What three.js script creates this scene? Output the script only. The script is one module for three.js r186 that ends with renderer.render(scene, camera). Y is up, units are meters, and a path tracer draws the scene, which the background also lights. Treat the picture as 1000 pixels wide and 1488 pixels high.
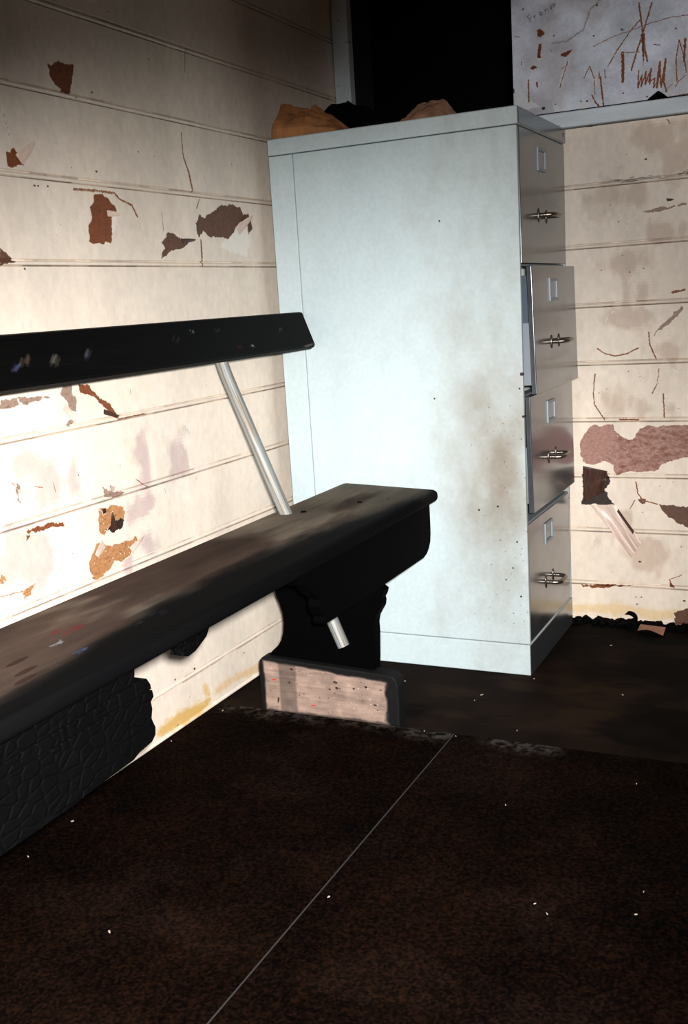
import * as THREE from 'three';
import { RoundedBoxGeometry } from 'three/addons/geometries/RoundedBoxGeometry.js';
import { mergeGeometries, mergeVertices, toCreasedNormals } from 'three/addons/utils/BufferGeometryUtils.js';

// ---------------------------------------------------------------- camera, light, exposure
const scene = new THREE.Scene();
scene.background = new THREE.Color(0x000000);
const camera = new THREE.PerspectiveCamera(52.323, 1000 / 1488, 0.05, 30);
camera.position.set(1.3248, 0.9216, 2.8273);
camera.rotation.set(-0.19898, 0.45427, -0.06206, 'YXZ');
camera.updateMatrixWorld();

// the only light in the dark room: a photographer's flash held level just above the lens and
// tipped down; its wide, flat reflector throws two overlapping lobes
for (const [cd, half, tx, ty, tz] of [[41.5, 37.2, 0.116, 0.019, 1.091], [10.5, 21.3, .955, .937, .613]]) {
  const flash = new THREE.SpotLight(0xffffff, cd, 0, THREE.MathUtils.degToRad(half), 1, 2);
  flash.position.set(1.358, 0.959, 2.826);
  flash.target.position.set(tx, ty, tz);
  flash.castShadow = true;
  flash.shadow.mapSize.set(2048, 2048);
  flash.shadow.radius = 1.2;
  scene.add(flash, flash.target);
}

const renderer = new THREE.WebGLRenderer({ antialias: true });
renderer.toneMapping = THREE.LinearToneMapping;
renderer.toneMappingExposure = 1.0;
renderer.shadowMap.enabled = true;

// ---------------------------------------------------------------- helpers
function rng(seed) { let s = seed >>> 0; return () => { s = (s + 0x6D2B79F5) >>> 0; let t = s; t = Math.imul(t ^ (t >>> 15), t | 1); t ^= t + Math.imul(t ^ (t >>> 7), t | 61); return ((t ^ (t >>> 14)) >>> 0) / 4294967296; }; }
function hash(x, y, s) { let h = Math.imul(x, 374761393) + Math.imul(y, 668265263) + Math.imul(s, 1442695041) | 0; h = Math.imul(h ^ (h >>> 13), 1274126177); return ((h ^ (h >>> 16)) >>> 0) / 4294967296; }
function vnoise(x, y, s) {
  const xi = Math.floor(x), yi = Math.floor(y), fx = x - xi, fy = y - yi;
  const u = fx * fx * (3 - 2 * fx), v = fy * fy * (3 - 2 * fy);
  const a = hash(xi, yi, s), b = hash(xi + 1, yi, s), c = hash(xi, yi + 1, s), d = hash(xi + 1, yi + 1, s);
  return a + (b - a) * u + (c - a) * v + (a - b - c + d) * u * v;
}
function fbm(x, y, s, o = 4) { let v = 0, a = 0.5, t = 0; for (let i = 0; i < o; i++) { v += a * vnoise(x, y, s + i * 17); t += a; x *= 2.03; y *= 2.03; a *= 0.5; } return v / t; }
const clamp = (v, a = 0, b = 1) => Math.min(b, Math.max(a, v));
const sstep = (a, b, x) => { const t = clamp((x - a) / (b - a)); return t * t * (3 - 2 * t); };
const V = (x, y, z) => new THREE.Vector3(x, y, z);
const taken = new Map();
function numbered(n) { const k = taken.get(n) || 0; taken.set(n, k + 1); return k ? n + '_' + String(k).padStart(3, '0') : n; }
function mesh(name, geo, mat, parent) { const m = new THREE.Mesh(geo, mat); m.name = parent ? name : numbered(name); m.castShadow = m.receiveShadow = true; (parent || scene).add(m); return m; }
function thing(name, label, category, pos = [0, 0, 0], group) {
  const g = new THREE.Group(); g.name = numbered(name); g.position.set(...pos); g.userData = { label, category }; if (group) g.userData.group = group; scene.add(g); return g;
}
function tag(o, label, category, group) { o.userData.label = label; o.userData.category = category; if (group) o.userData.group = group; return o; }
function struct(o, label, category) { o.userData.kind = 'structure'; o.userData.label = label; o.userData.category = category; return o; }
function box(x0, x1, y0, y1, z0, z1) { const g = new THREE.BoxGeometry(x1 - x0, y1 - y0, z1 - z0); g.translate((x0 + x1) / 2, (y0 + y1) / 2, (z0 + z1) / 2); return g; }
function rbox(x0, x1, y0, y1, z0, z1, r = 0.002, seg = 2) { const g = new RoundedBoxGeometry(x1 - x0, y1 - y0, z1 - z0, seg, Math.min(r, (x1 - x0) * .49, (y1 - y0) * .49, (z1 - z0) * .49)); g.translate((x0 + x1) / 2, (y0 + y1) / 2, (z0 + z1) / 2); return g; }
const flat = (g) => (g.index ? g.toNonIndexed() : g);
const merge = (l) => mergeGeometries(l.map(flat));
function extrude(pts, depth, bevel = 0, curve = 1) {
  const s = new THREE.Shape(pts.map((p) => new THREE.Vector2(p[0], p[1])));
  return new THREE.ExtrudeGeometry(s, { depth: depth - 2 * bevel, bevelEnabled: bevel > 0, bevelSize: bevel, bevelThickness: bevel, bevelOffset: -bevel, bevelSegments: 4, curveSegments: curve }).translate(0, 0, bevel);
}
function planarUV(g, f) { const p = g.attributes.position, uv = new Float32Array(p.count * 2); for (let i = 0; i < p.count; i++) { const [u, v] = f(p.getX(i), p.getY(i), p.getZ(i)); uv[2 * i] = u; uv[2 * i + 1] = v; } g.setAttribute('uv', new THREE.BufferAttribute(uv, 2)); return g; }
// a thin sheet with both faces and edges: f(a, b) for a, b in 0..1 gives the middle of the sheet
function sheet(f, nu, nv, t) {
  const P = [], N = [], e = 1e-3;
  for (let j = 0; j <= nv; j++) for (let i = 0; i <= nu; i++) {
    const a = i / nu, b = j / nv, p = f(a, b), du = f(Math.min(1, a + e), b).sub(f(Math.max(0, a - e), b)), dv = f(a, Math.min(1, b + e)).sub(f(a, Math.max(0, b - e)));
    P.push(p); N.push(du.cross(dv).normalize());
  }
  const pos = [], uv = [], idx = [], n = P.length;
  for (const s of [1, -1]) for (let k = 0; k < n; k++) { pos.push(P[k].x + N[k].x * s * t / 2, P[k].y + N[k].y * s * t / 2, P[k].z + N[k].z * s * t / 2); uv.push((k % (nu + 1)) / nu, Math.floor(k / (nu + 1)) / nv); }
  const id = (i, j, s) => s * n + j * (nu + 1) + i;
  for (let j = 0; j < nv; j++) for (let i = 0; i < nu; i++) { idx.push(id(i, j, 0), id(i + 1, j, 0), id(i + 1, j + 1, 0), id(i, j, 0), id(i + 1, j + 1, 0), id(i, j + 1, 0)); idx.push(id(i, j, 1), id(i + 1, j + 1, 1), id(i + 1, j, 1), id(i, j, 1), id(i, j + 1, 1), id(i + 1, j + 1, 1)); }
  const q = (a, b) => idx.push(a[0], b[0], b[1], a[0], b[1], a[1]);
  for (let i = 0; i < nu; i++) { q([id(i, 0, 1), id(i, 0, 0)], [id(i + 1, 0, 1), id(i + 1, 0, 0)]); q([id(i, nv, 0), id(i, nv, 1)], [id(i + 1, nv, 0), id(i + 1, nv, 1)]); }
  for (let j = 0; j < nv; j++) { q([id(0, j, 0), id(0, j, 1)], [id(0, j + 1, 0), id(0, j + 1, 1)]); q([id(nu, j, 1), id(nu, j, 0)], [id(nu, j + 1, 1), id(nu, j + 1, 0)]); }
  const g = new THREE.BufferGeometry(); g.setAttribute('position', new THREE.Float32BufferAttribute(pos, 3)); g.setAttribute('uv', new THREE.Float32BufferAttribute(uv, 2)); g.setIndex(idx); g.computeVertexNormals(); return g;
}
// a closed lumpy solid with sharp creases: crumpled paper, char, clinker
function crumpled(rx, ry, rz, seed, rough, ws = 26, hs = 16, freq = 2.2) {
  const g = new THREE.SphereGeometry(1, ws, hs), p = g.attributes.position;
  for (let i = 0; i < p.count; i++) {
    const x = p.getX(i), y = p.getY(i), z = p.getZ(i);
    const n = Math.abs(fbm(x * freq + 7, z * freq + y * 1.7 + 3, seed, 3) - 0.5) * 2, m = Math.abs(fbm(y * freq + 5, x * freq - z * 1.3 + 9, seed + 31, 3) - 0.5) * 2;
    const k = 1 + rough * (n + m - 0.7);
    p.setXYZ(i, x * k * rx, Math.max(y * k, -0.62) * ry, z * k * rz);
  }
  const w = mergeVertices(g.deleteAttribute('normal').deleteAttribute('uv'), 1e-5); const o = w.toNonIndexed(); o.computeVertexNormals(); o.computeBoundingBox(); o.translate(0, -o.boundingBox.min.y, 0);
  return planarUV(o, (x, y, z) => [x * 4 + y, z * 4 + y]);
}
function canvas(w, h) { const c = document.createElement('canvas'); c.width = w; c.height = h; return c; }
function noiseFill(c, f) { const x = c.getContext('2d'), im = x.createImageData(c.width, c.height), d = im.data; for (let j = 0, k = 0; j < c.height; j++) for (let i = 0; i < c.width; i++, k += 4) { const q = f(i, j); d[k] = q[0]; d[k + 1] = q[1]; d[k + 2] = q[2]; d[k + 3] = 255; } x.putImageData(im, 0, 0); return x; }
function ctex(c, srgb = true) { const t = new THREE.CanvasTexture(c); t.colorSpace = srgb ? THREE.SRGBColorSpace : THREE.NoColorSpace; t.wrapS = t.wrapT = THREE.MirroredRepeatWrapping; t.magFilter = THREE.LinearFilter; t.anisotropy = 8; return t; }
const rgb = (a, o = 1) => `rgba(${a[0] | 0},${a[1] | 0},${a[2] | 0},${o})`;
function torn(pts, R, mm) { const a = ragged(pts, R, 11 * mm, 5.5 * mm), b = ragged(a, R, 4.5 * mm, 3.2 * mm); return ragged(b, R, 1.6 * mm, 1.3 * mm); }
function ragged(pts, R, step, amp) { const o = []; for (let i = 0; i < pts.length; i++) { const a = pts[i], b = pts[(i + 1) % pts.length], L = Math.hypot(b[0] - a[0], b[1] - a[1]), n = Math.max(1, Math.round(L / step)); for (let k = 0; k < n; k++) { const t = k / n; o.push([a[0] + (b[0] - a[0]) * t + (R() - .5) * amp, a[1] + (b[1] - a[1]) * t + (R() - .5) * amp]); } } return o; }
function trace(x, pts, close = true) { x.beginPath(); pts.forEach((p, i) => (i ? x.lineTo(p[0], p[1]) : x.moveTo(p[0], p[1]))); if (close) x.closePath(); }

// ---------------------------------------------------------------- marks on the walls, in metres along and up each wall
const LP = [[[[1.224,1.374],[1.191,1.385],[1.15,1.388],[1.15,1.374],[1.159,1.357],[1.171,1.334],[1.192,1.333],[1.206,1.345],[1.219,1.358]],0],[[[1.36,1.209],[1.337,1.219],[1.321,1.205],[1.316,1.194],[1.342,1.186],[1.36,1.189]],0],[[[1.13,1.155],[1.107,1.159],[1.089,1.147],[1.062,1.129],[1.068,1.119],[1.082,1.117],[1.09,1.069],[1.096,1.064],[1.158,1.063],[1.156,1.1],[1.144,1.109],[1.145,1.13],[1.132,1.139]],0],[[[0.887,1.092],[0.828,1.076],[0.796,1.075],[0.83,1.063],[0.871,1.053],[0.922,1.038],[0.908,1.059],[0.917,1.071],[0.903,1.077]],1],[[[0.761,1.134],[0.75,1.125],[0.706,1.138],[0.665,1.158],[0.619,1.162],[0.58,1.159],[0.569,1.14],[0.541,1.144],[0.528,1.111],[0.549,1.096],[0.551,1.124],[0.585,1.126],[0.645,1.084],[0.72,1.085],[0.749,1.097],[0.775,1.083],[0.777,1.109]],1],[[[1.402,1.05],[1.39,1.038],[1.364,1.023],[1.407,1.02]],1],[[[1.447,0.79],[1.402,0.79],[1.32,0.784],[1.316,0.781],[1.373,0.779],[1.421,0.772],[1.45,0.774]],2],[[[1.283,0.8],[1.257,0.8],[1.256,0.783],[1.246,0.765],[1.253,0.748],[1.266,0.752],[1.28,0.771],[1.29,0.787]],2],[[[1.268,0.735],[1.263,0.729],[1.274,0.719],[1.287,0.728]],2],[[[1.238,0.797],[1.21,0.793],[1.177,0.766],[1.147,0.747],[1.125,0.72],[1.137,0.719],[1.158,0.737],[1.195,0.768],[1.234,0.784]],0],[[[1.197,0.592],[1.185,0.579],[1.128,0.565],[1.168,0.56],[1.191,0.568]],2],[[[1.214,0.548],[1.195,0.547],[1.175,0.548],[1.142,0.539],[1.134,0.525],[1.147,0.512],[1.177,0.512],[1.208,0.497],[1.221,0.503],[1.225,0.529]],3],[[[1.251,0.467],[1.235,0.482],[1.211,0.479],[1.189,0.465],[1.165,0.465],[1.103,0.467],[1.105,0.451],[1.139,0.433],[1.166,0.427],[1.184,0.438],[1.201,0.424],[1.222,0.414],[1.256,0.413],[1.261,0.433],[1.265,0.453]],3],[[[1.424,0.552],[1.372,0.552],[1.327,0.545],[1.322,0.539],[1.374,0.544],[1.421,0.546]],0],[[[1.426,0.545],[1.414,0.544],[1.424,0.533]],0],[[[1.432,0.64],[1.422,0.635],[1.429,0.603],[1.436,0.608]],2],[[[1.498,0.498],[1.487,0.476],[1.495,0.473],[1.502,0.48]],3],[[[1.451,0.446],[1.414,0.453],[1.433,0.433],[1.451,0.43]],3],[[[1.203,0.5],[1.179,0.516],[1.151,0.518],[1.14,0.51],[1.149,0.498],[1.179,0.495]],4],[[[1.212,0.548],[1.195,0.548],[1.194,0.54],[1.207,0.535]],4]];
const LK = [[[[1.189,1.16],[1.106,1.161],[1.066,1.16],[1.049,1.149],[1.012,1.14],[0.996,1.118]],4,0],[[[0.998,1.109],[0.991,1.089],[0.969,1.069]],2,2],[[[0.764,1.077],[0.767,1.02]],4.5,0],[[[0.805,1.303],[0.805,1.255]],2,0],[[[0.805,1.255],[0.788,1.22],[0.779,1.18]],4.5,0],[[[1.356,1.287],[1.346,1.248],[1.346,1.224]],2.5,2],[[[0.878,1.394],[0.887,1.346]],1.5,2],[[[0.687,1.41],[0.685,1.348]],1.5,2],[[[1.245,1.091],[1.26,1.05]],1.2,2],[[[1.241,1.092],[1.199,1.097]],1,2],[[[0.909,1.131],[0.907,1.092]],1.2,0],[[[0.762,1.482],[0.77,1.433]],1.2,0],[[[0.756,1.166],[0.771,1.146]],2,0],[[[1.088,0.586],[1.052,0.562]],1.8,0],[[[1.443,0.644],[1.425,0.625]],1.2,0],[[[1.388,0.627],[1.367,0.62]],1.2,0],[[[1.337,0.623],[1.334,0.605]],1.2,0],[[[1.128,0.716],[1.035,0.716]],3,0],[[[0.991,0.549],[0.989,0.538]],1,0],[[[1.078,0.771],[1.078,0.761]],1,0],[[[1.507,0.451],[1.451,0.446]],3,3],[[[1.403,0.787],[1.402,0.78],[1.395,0.777]],4,2]];
const LD = [[1.114,1.198,3.4],[1.262,1.179,2],[0.97,1.248,2],[1.296,1.159,3],[1.287,1.159,2.6],[1.261,1.16,2.4],[0.915,1.244,1.4],[0.602,1.255,1.6],[1.347,1.013,2.4],[1.026,1.505,2],[1.154,1.328,2],[0.903,1.438,1.8],[1.103,1.345,3],[1.188,1.199,1.3],[1.224,1.238,1.2],[1.265,0.626,2],[0.872,0.572,1.6],[1.053,0.562,2.4],[1.136,0.623,1.4],[0.795,0.753,1.4],[1.308,0.481,1.4],[1.226,0.477,1.2],[0.472,0.496,1.2],[0.943,0.119,3.5],[1.021,0.121,2.6],[0.728,0.084,2.4],[1.027,0.016,2.4],[1.019,0.011,1.4],[0.973,0.062,1.4]];
const LO = [[[[1.107,0.03],[1.07,0.036],[1.022,0.04],[0.943,0.032],[0.891,0.031],[0.886,0.022],[0.928,0.008],[0.966,0.008],[1.038,0.012],[1.073,0.016],[1.101,0.017]],0.8],[[[0.87,0.042],[0.808,0.046],[0.693,0.036],[0.639,0.034],[0.643,0.01],[0.775,0.03],[0.866,0.025]],0.38],[[[0.915,0.07],[0.902,0.067],[0.892,0.05],[0.891,0.035],[0.915,0.046]],0.6]];
const LWh = [[[1.321,0.532],[1.308,0.481],[1.305,0.445],[1.296,0.418],[1.359,0.433],[1.337,0.435],[1.345,0.467]],[[0.629,1.101],[0.56,1.11],[0.542,1.083],[0.564,1.043],[0.649,1.054],[0.686,1.066]],[[1.273,0.762],[1.257,0.754],[1.265,0.732],[1.286,0.732]],[[1.079,1.117],[1.063,1.119],[1.074,1.092],[1.088,1.078]]];
const LM = [[1.407,0.494,0.044,0.05],[1.476,0.501,0.038,0.031],[1.058,0.446,0.028,0.025],[1.272,0.64,0.019,0.044],[1.059,0.636,0.025,0.05],[1.35,0.63,0.038,0.038],[1.066,0.527,0.038,0.019],[1.399,0.673,0.025,0.019],[0.919,0.594,0.025,0.038],[1.461,0.541,0.025,0.025],[1.136,0.426,0.016,0.031]];
const BP = [[[[0.685,0.531],[0.706,0.551],[0.762,0.551],[0.765,0.541],[0.792,0.518],[0.817,0.51],[0.832,0.538],[0.852,0.548],[0.972,0.552],[0.972,0.47],[0.92,0.46],[0.888,0.444],[0.883,0.431],[0.801,0.425],[0.771,0.418],[0.764,0.427],[0.766,0.443],[0.756,0.45],[0.741,0.453],[0.71,0.442],[0.682,0.45],[0.677,0.468],[0.677,0.499]],5],[[[0.883,0.337],[0.951,0.333],[0.973,0.332],[0.973,0.272],[0.935,0.286],[0.91,0.306]],1],[[[0.832,0.349],[0.841,0.354],[0.85,0.35],[0.848,0.341],[0.836,0.339]],1],[[[0.684,0.436],[0.748,0.422],[0.758,0.401],[0.74,0.374],[0.765,0.332],[0.677,0.333],[0.68,0.378]],4],[[[0.91,0.132],[0.918,0.122],[0.922,0.109],[0.91,0.11]],0],[[[0.923,0.037],[0.945,0.049],[0.975,0.057],[0.975,-0.008],[0.925,0.002]],1],[[[0.668,0.101],[0.737,0.106],[0.815,0.107],[0.737,0.098],[0.679,0.095]],0],[[[0.939,0.86],[0.944,0.852],[0.92,0.824],[0.881,0.794],[0.869,0.784],[0.876,0.796],[0.91,0.829]],2],[[[0.915,0.895],[0.948,0.901],[0.949,0.897],[0.92,0.889]],0],[[[0.903,1.127],[0.919,1.127],[0.919,1.121],[0.906,1.119]],4],[[[0.678,1.328],[0.708,1.33],[0.747,1.329],[0.737,1.325],[0.698,1.324]],4],[[[0.848,1.096],[0.877,1.106],[0.919,1.107],[0.952,1.111],[0.952,1.108],[0.91,1.101],[0.862,1.093]],2]];
const BK = [[[[0.718,0.69],[0.713,0.639],[0.715,0.608],[0.742,0.567]],2.5,0],[[[0.884,0.7],[0.881,0.661],[0.867,0.636]],2.5,0],[[[0.895,0.635],[0.898,0.571]],3,0],[[[0.824,0.397],[0.829,0.366],[0.841,0.348],[0.881,0.338]],3,0],[[[0.821,0.347],[0.808,0.323]],2,0],[[[0.782,0.567],[0.832,0.566]],3,0],[[[0.725,0.757],[0.746,0.743],[0.771,0.736],[0.801,0.741],[0.832,0.755]],3,0],[[[0.859,0.795],[0.861,0.762],[0.878,0.724]],3,0],[[[0.804,1.042],[0.804,1.076],[0.843,1.097]],1.5,2],[[[0.719,0.69],[0.714,0.66]],2.5,0],[[[0.747,0.825],[0.757,0.847],[0.78,0.857]],2,2],[[[0.821,0.703],[0.831,0.682],[0.849,0.676]],2,2],[[[0.883,0.706],[0.881,0.656]],2,2],[[[0.903,1.318],[0.912,1.305]],2,0],[[[0.91,0.129],[0.945,0.146]],1.5,0],[[[0.799,0.136],[0.82,0.116]],1.2,2],[[[0.9,0.63],[0.919,0.6],[0.939,0.593]],2.2,2],[[[0.917,0.699],[0.929,0.687],[0.943,0.696]],2.2,2]];
const BG = [[[0.741,1.178],[0.785,1.183],[0.862,1.184],[0.952,1.187],[0.952,1.181],[0.862,1.178],[0.785,1.176]]];
const BD = [[0.853,1.227,3.4],[0.784,1.08,2],[0.762,1.123,1.6],[0.738,0.961,2],[0.811,0.951,2.2],[0.846,0.958,2],[0.764,0.867,1.6],[0.793,0.994,1.4],[0.805,1.243,1.2],[0.806,0.695,1.6],[0.748,0.649,1.6],[0.728,0.639,1.4],[0.692,0.27,1.2],[0.833,0.176,4],[0.837,0.076,2.6],[0.822,0.075,2],[0.825,0.055,2.6],[0.95,0.073,4],[0.942,0.223,2],[0.841,0.314,1.4],[0.886,0.388,1.4],[0.92,0.399,1.4]];
const BM = [[0.807,0.839,0.055,0.025],[0.896,1.054,0.045,0.025],[0.872,1.282,0.055,0.03],[0.785,1.145,0.045,0.03],[0.803,0.988,0.05,0.03],[0.842,0.902,0.035,0.025],[0.919,1.226,0.03,0.035],[0.91,0.75,0.04,0.025],[0.798,0.602,0.065,0.03],[0.851,0.209,0.06,0.035],[0.79,0.312,0.03,0.03]];
const BO = [[[[0.646,0.041],[0.768,0.051],[0.87,0.038],[0.975,0.051],[0.975,0.03],[0.87,0.014],[0.725,0.022],[0.645,0.021]],0.3]];
const PS = [[[[0.838,1.596],[0.841,1.576],[0.847,1.528],[0.853,1.484],[0.858,1.458]],3.6],[[[0.869,1.59],[0.847,1.524],[0.831,1.479],[0.819,1.443]],3.4],[[[0.726,1.512],[0.772,1.527],[0.822,1.536],[0.867,1.545],[0.911,1.55],[0.963,1.549]],1.5],[[[0.845,1.56],[0.818,1.535],[0.786,1.496],[0.761,1.459]],2.4],[[[0.798,1.486],[0.799,1.453],[0.798,1.418]],6],[[[0.798,1.486],[0.84,1.482]],1.6],[[[0.701,1.44],[0.716,1.467],[0.727,1.436]],2.2],[[[0.739,1.435],[0.74,1.45]],2.5],[[[0.753,1.453],[0.755,1.433]],2],[[[0.72,1.398],[0.729,1.379],[0.739,1.367]],3.4],[[[0.743,1.439],[0.745,1.408],[0.75,1.365]],3.6],[[[0.727,1.432],[0.729,1.396]],2],[[[0.837,1.439],[0.835,1.4],[0.845,1.429],[0.843,1.401],[0.855,1.434],[0.853,1.404],[0.867,1.439],[0.864,1.405]],3],[[[0.867,1.439],[0.862,1.409],[0.876,1.416],[0.873,1.395],[0.882,1.406]],3],[[[0.889,1.453],[0.881,1.394],[0.887,1.445],[0.891,1.392],[0.902,1.457],[0.897,1.404],[0.904,1.382]],4],[[[0.929,1.4],[0.926,1.447],[0.933,1.496],[0.944,1.462],[0.951,1.418]],2.6],[[[0.948,1.495],[0.945,1.445]],5],[[[0.924,1.388],[0.933,1.401],[0.948,1.412]],1.8],[[[0.904,1.386],[0.918,1.397]],1.5],[[[0.557,1.456],[0.557,1.401]],3],[[[0.66,1.486],[0.639,1.427]],2.2],[[[0.579,1.446],[0.58,1.437]],4],[[[0.795,1.54],[0.802,1.54]],2],[[[0.873,1.494],[0.889,1.491]],2],[[[0.523,1.567],[0.537,1.563]],1.5],[[[0.54,1.502],[0.54,1.495]],2],[[[0.645,1.471],[0.659,1.477]],1.5]];
const PP = [[[0.582,1.572],[0.592,1.576],[0.604,1.562],[0.593,1.554],[0.583,1.557]],[[0.586,1.54],[0.594,1.54],[0.59,1.503],[0.58,1.507]],[[0.641,1.508],[0.674,1.514],[0.667,1.505],[0.652,1.497],[0.643,1.501]],[[0.56,1.483],[0.57,1.49],[0.582,1.484],[0.57,1.478]],[[0.512,1.444],[0.52,1.438],[0.519,1.429],[0.511,1.428]],[[0.849,1.446],[0.851,1.472],[0.853,1.523],[0.847,1.526],[0.842,1.52]]];
const PD = [[0.595,1.381,4.2],[0.736,1.607,2.4],[0.727,1.537,2.2],[0.626,1.553,1.8],[0.547,1.629,2],[0.796,1.542,1.8],[0.926,1.523,2],[0.799,1.391,2],[0.857,1.375,2],[0.692,1.386,1.8],[0.708,1.384,2.4],[0.626,1.387,1.6],[0.618,1.518,1.2],[0.591,1.328,2]];
const PF = [[[0.568,1.595],[0.558,1.61]],[[0.558,1.61],[0.566,1.614]],[[0.563,1.603],[0.57,1.607]],[[0.579,1.601],[0.574,1.609]],[[0.575,1.606],[0.58,1.609]],[[0.592,1.609],[0.596,1.613],[0.591,1.616],[0.589,1.611],[0.594,1.606],[0.6,1.609]],[[0.607,1.612],[0.604,1.619]],[[0.605,1.617],[0.61,1.62],[0.614,1.614]],[[0.62,1.618],[0.623,1.623],[0.618,1.626],[0.617,1.621],[0.622,1.616]],[[0.628,1.62],[0.624,1.63],[0.631,1.624],[0.629,1.631]]];
const PW = [[[0.552,1.461],[0.562,1.458],[0.561,1.437],[0.554,1.434]],[[0.578,1.507],[0.585,1.511],[0.593,1.501],[0.582,1.5]],[[0.634,1.427],[0.644,1.457],[0.657,1.487],[0.664,1.488],[0.649,1.452],[0.643,1.424]],[[0.536,1.504],[0.546,1.501],[0.544,1.49],[0.536,1.494]],[[0.574,1.451],[0.588,1.443],[0.581,1.432],[0.574,1.435]],[[0.518,1.475],[0.546,1.416],[0.585,1.388],[0.555,1.383],[0.52,1.401]],[[0.72,1.435],[0.734,1.431],[0.733,1.418],[0.725,1.422]],[[0.681,1.362],[0.7,1.387],[0.714,1.376],[0.695,1.36]],[[0.619,1.391],[0.633,1.384],[0.647,1.362],[0.623,1.37]]];
const PN = [[0.857,1.37],[0.866,1.374],[0.884,1.386],[0.894,1.379],[0.907,1.366]];
const PE = [[0.599,1.359],[0.955,1.368]];
// loose paint tongues on the left wall: root z, y, tip z, y, width, lift, dark
const FLAPS = [[1.33,1.2,1.296,1.23,0.022,0.014,0],[1.179,0.498,1.188,0.536,0.02,0.01,1],[1.131,0.444,1.096,0.465,0.016,0.012,0],[1.215,0.478,1.25,0.462,0.02,0.01,0],[1.286,0.761,1.264,0.73,0.016,0.01,0],[0.6,1.103,0.54,1.138,0.022,0.012,0],[1.096,1.12,1.063,1.119,0.012,0.008,0],[1.165,0.578,1.186,0.59,0.012,0.008,0],[1.428,0.628,1.436,0.609,0.008,0.008,0],[1.172,0.737,1.134,0.723,0.01,0.008,1],[0.839,1.073,0.798,1.076,0.01,0.008,1]];
// paint chips on the floor: x, z, size
const CHIPS = [[.371,.595,.007],[.615,1.514,.005],[.34,1.713,.006],[.922,1.424,.004],[.946,1.444,.004],[1.069,1.337,.0035],[1.069,1.401,.004],[.06,1.58,.005],[.05,1.45,.005],[.579,.627,.006],[.668,.492,.004],[.574,.664,.004],[.714,.80,.004],[.602,.875,.004],[.037,.90,.005],[.995,.978,.0035],[.794,.203,.005],[.886,.536,.004],[.02,1.084,.006],[.529,.87,.004],[.789,1.135,.0035]];

const BROWN = [[122, 68, 40], [98, 66, 50], [150, 124, 108], [172, 122, 80], [46, 31, 25], [166, 124, 110]];
const PITCH = 0.1525, JOINT0 = 0.103;

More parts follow.
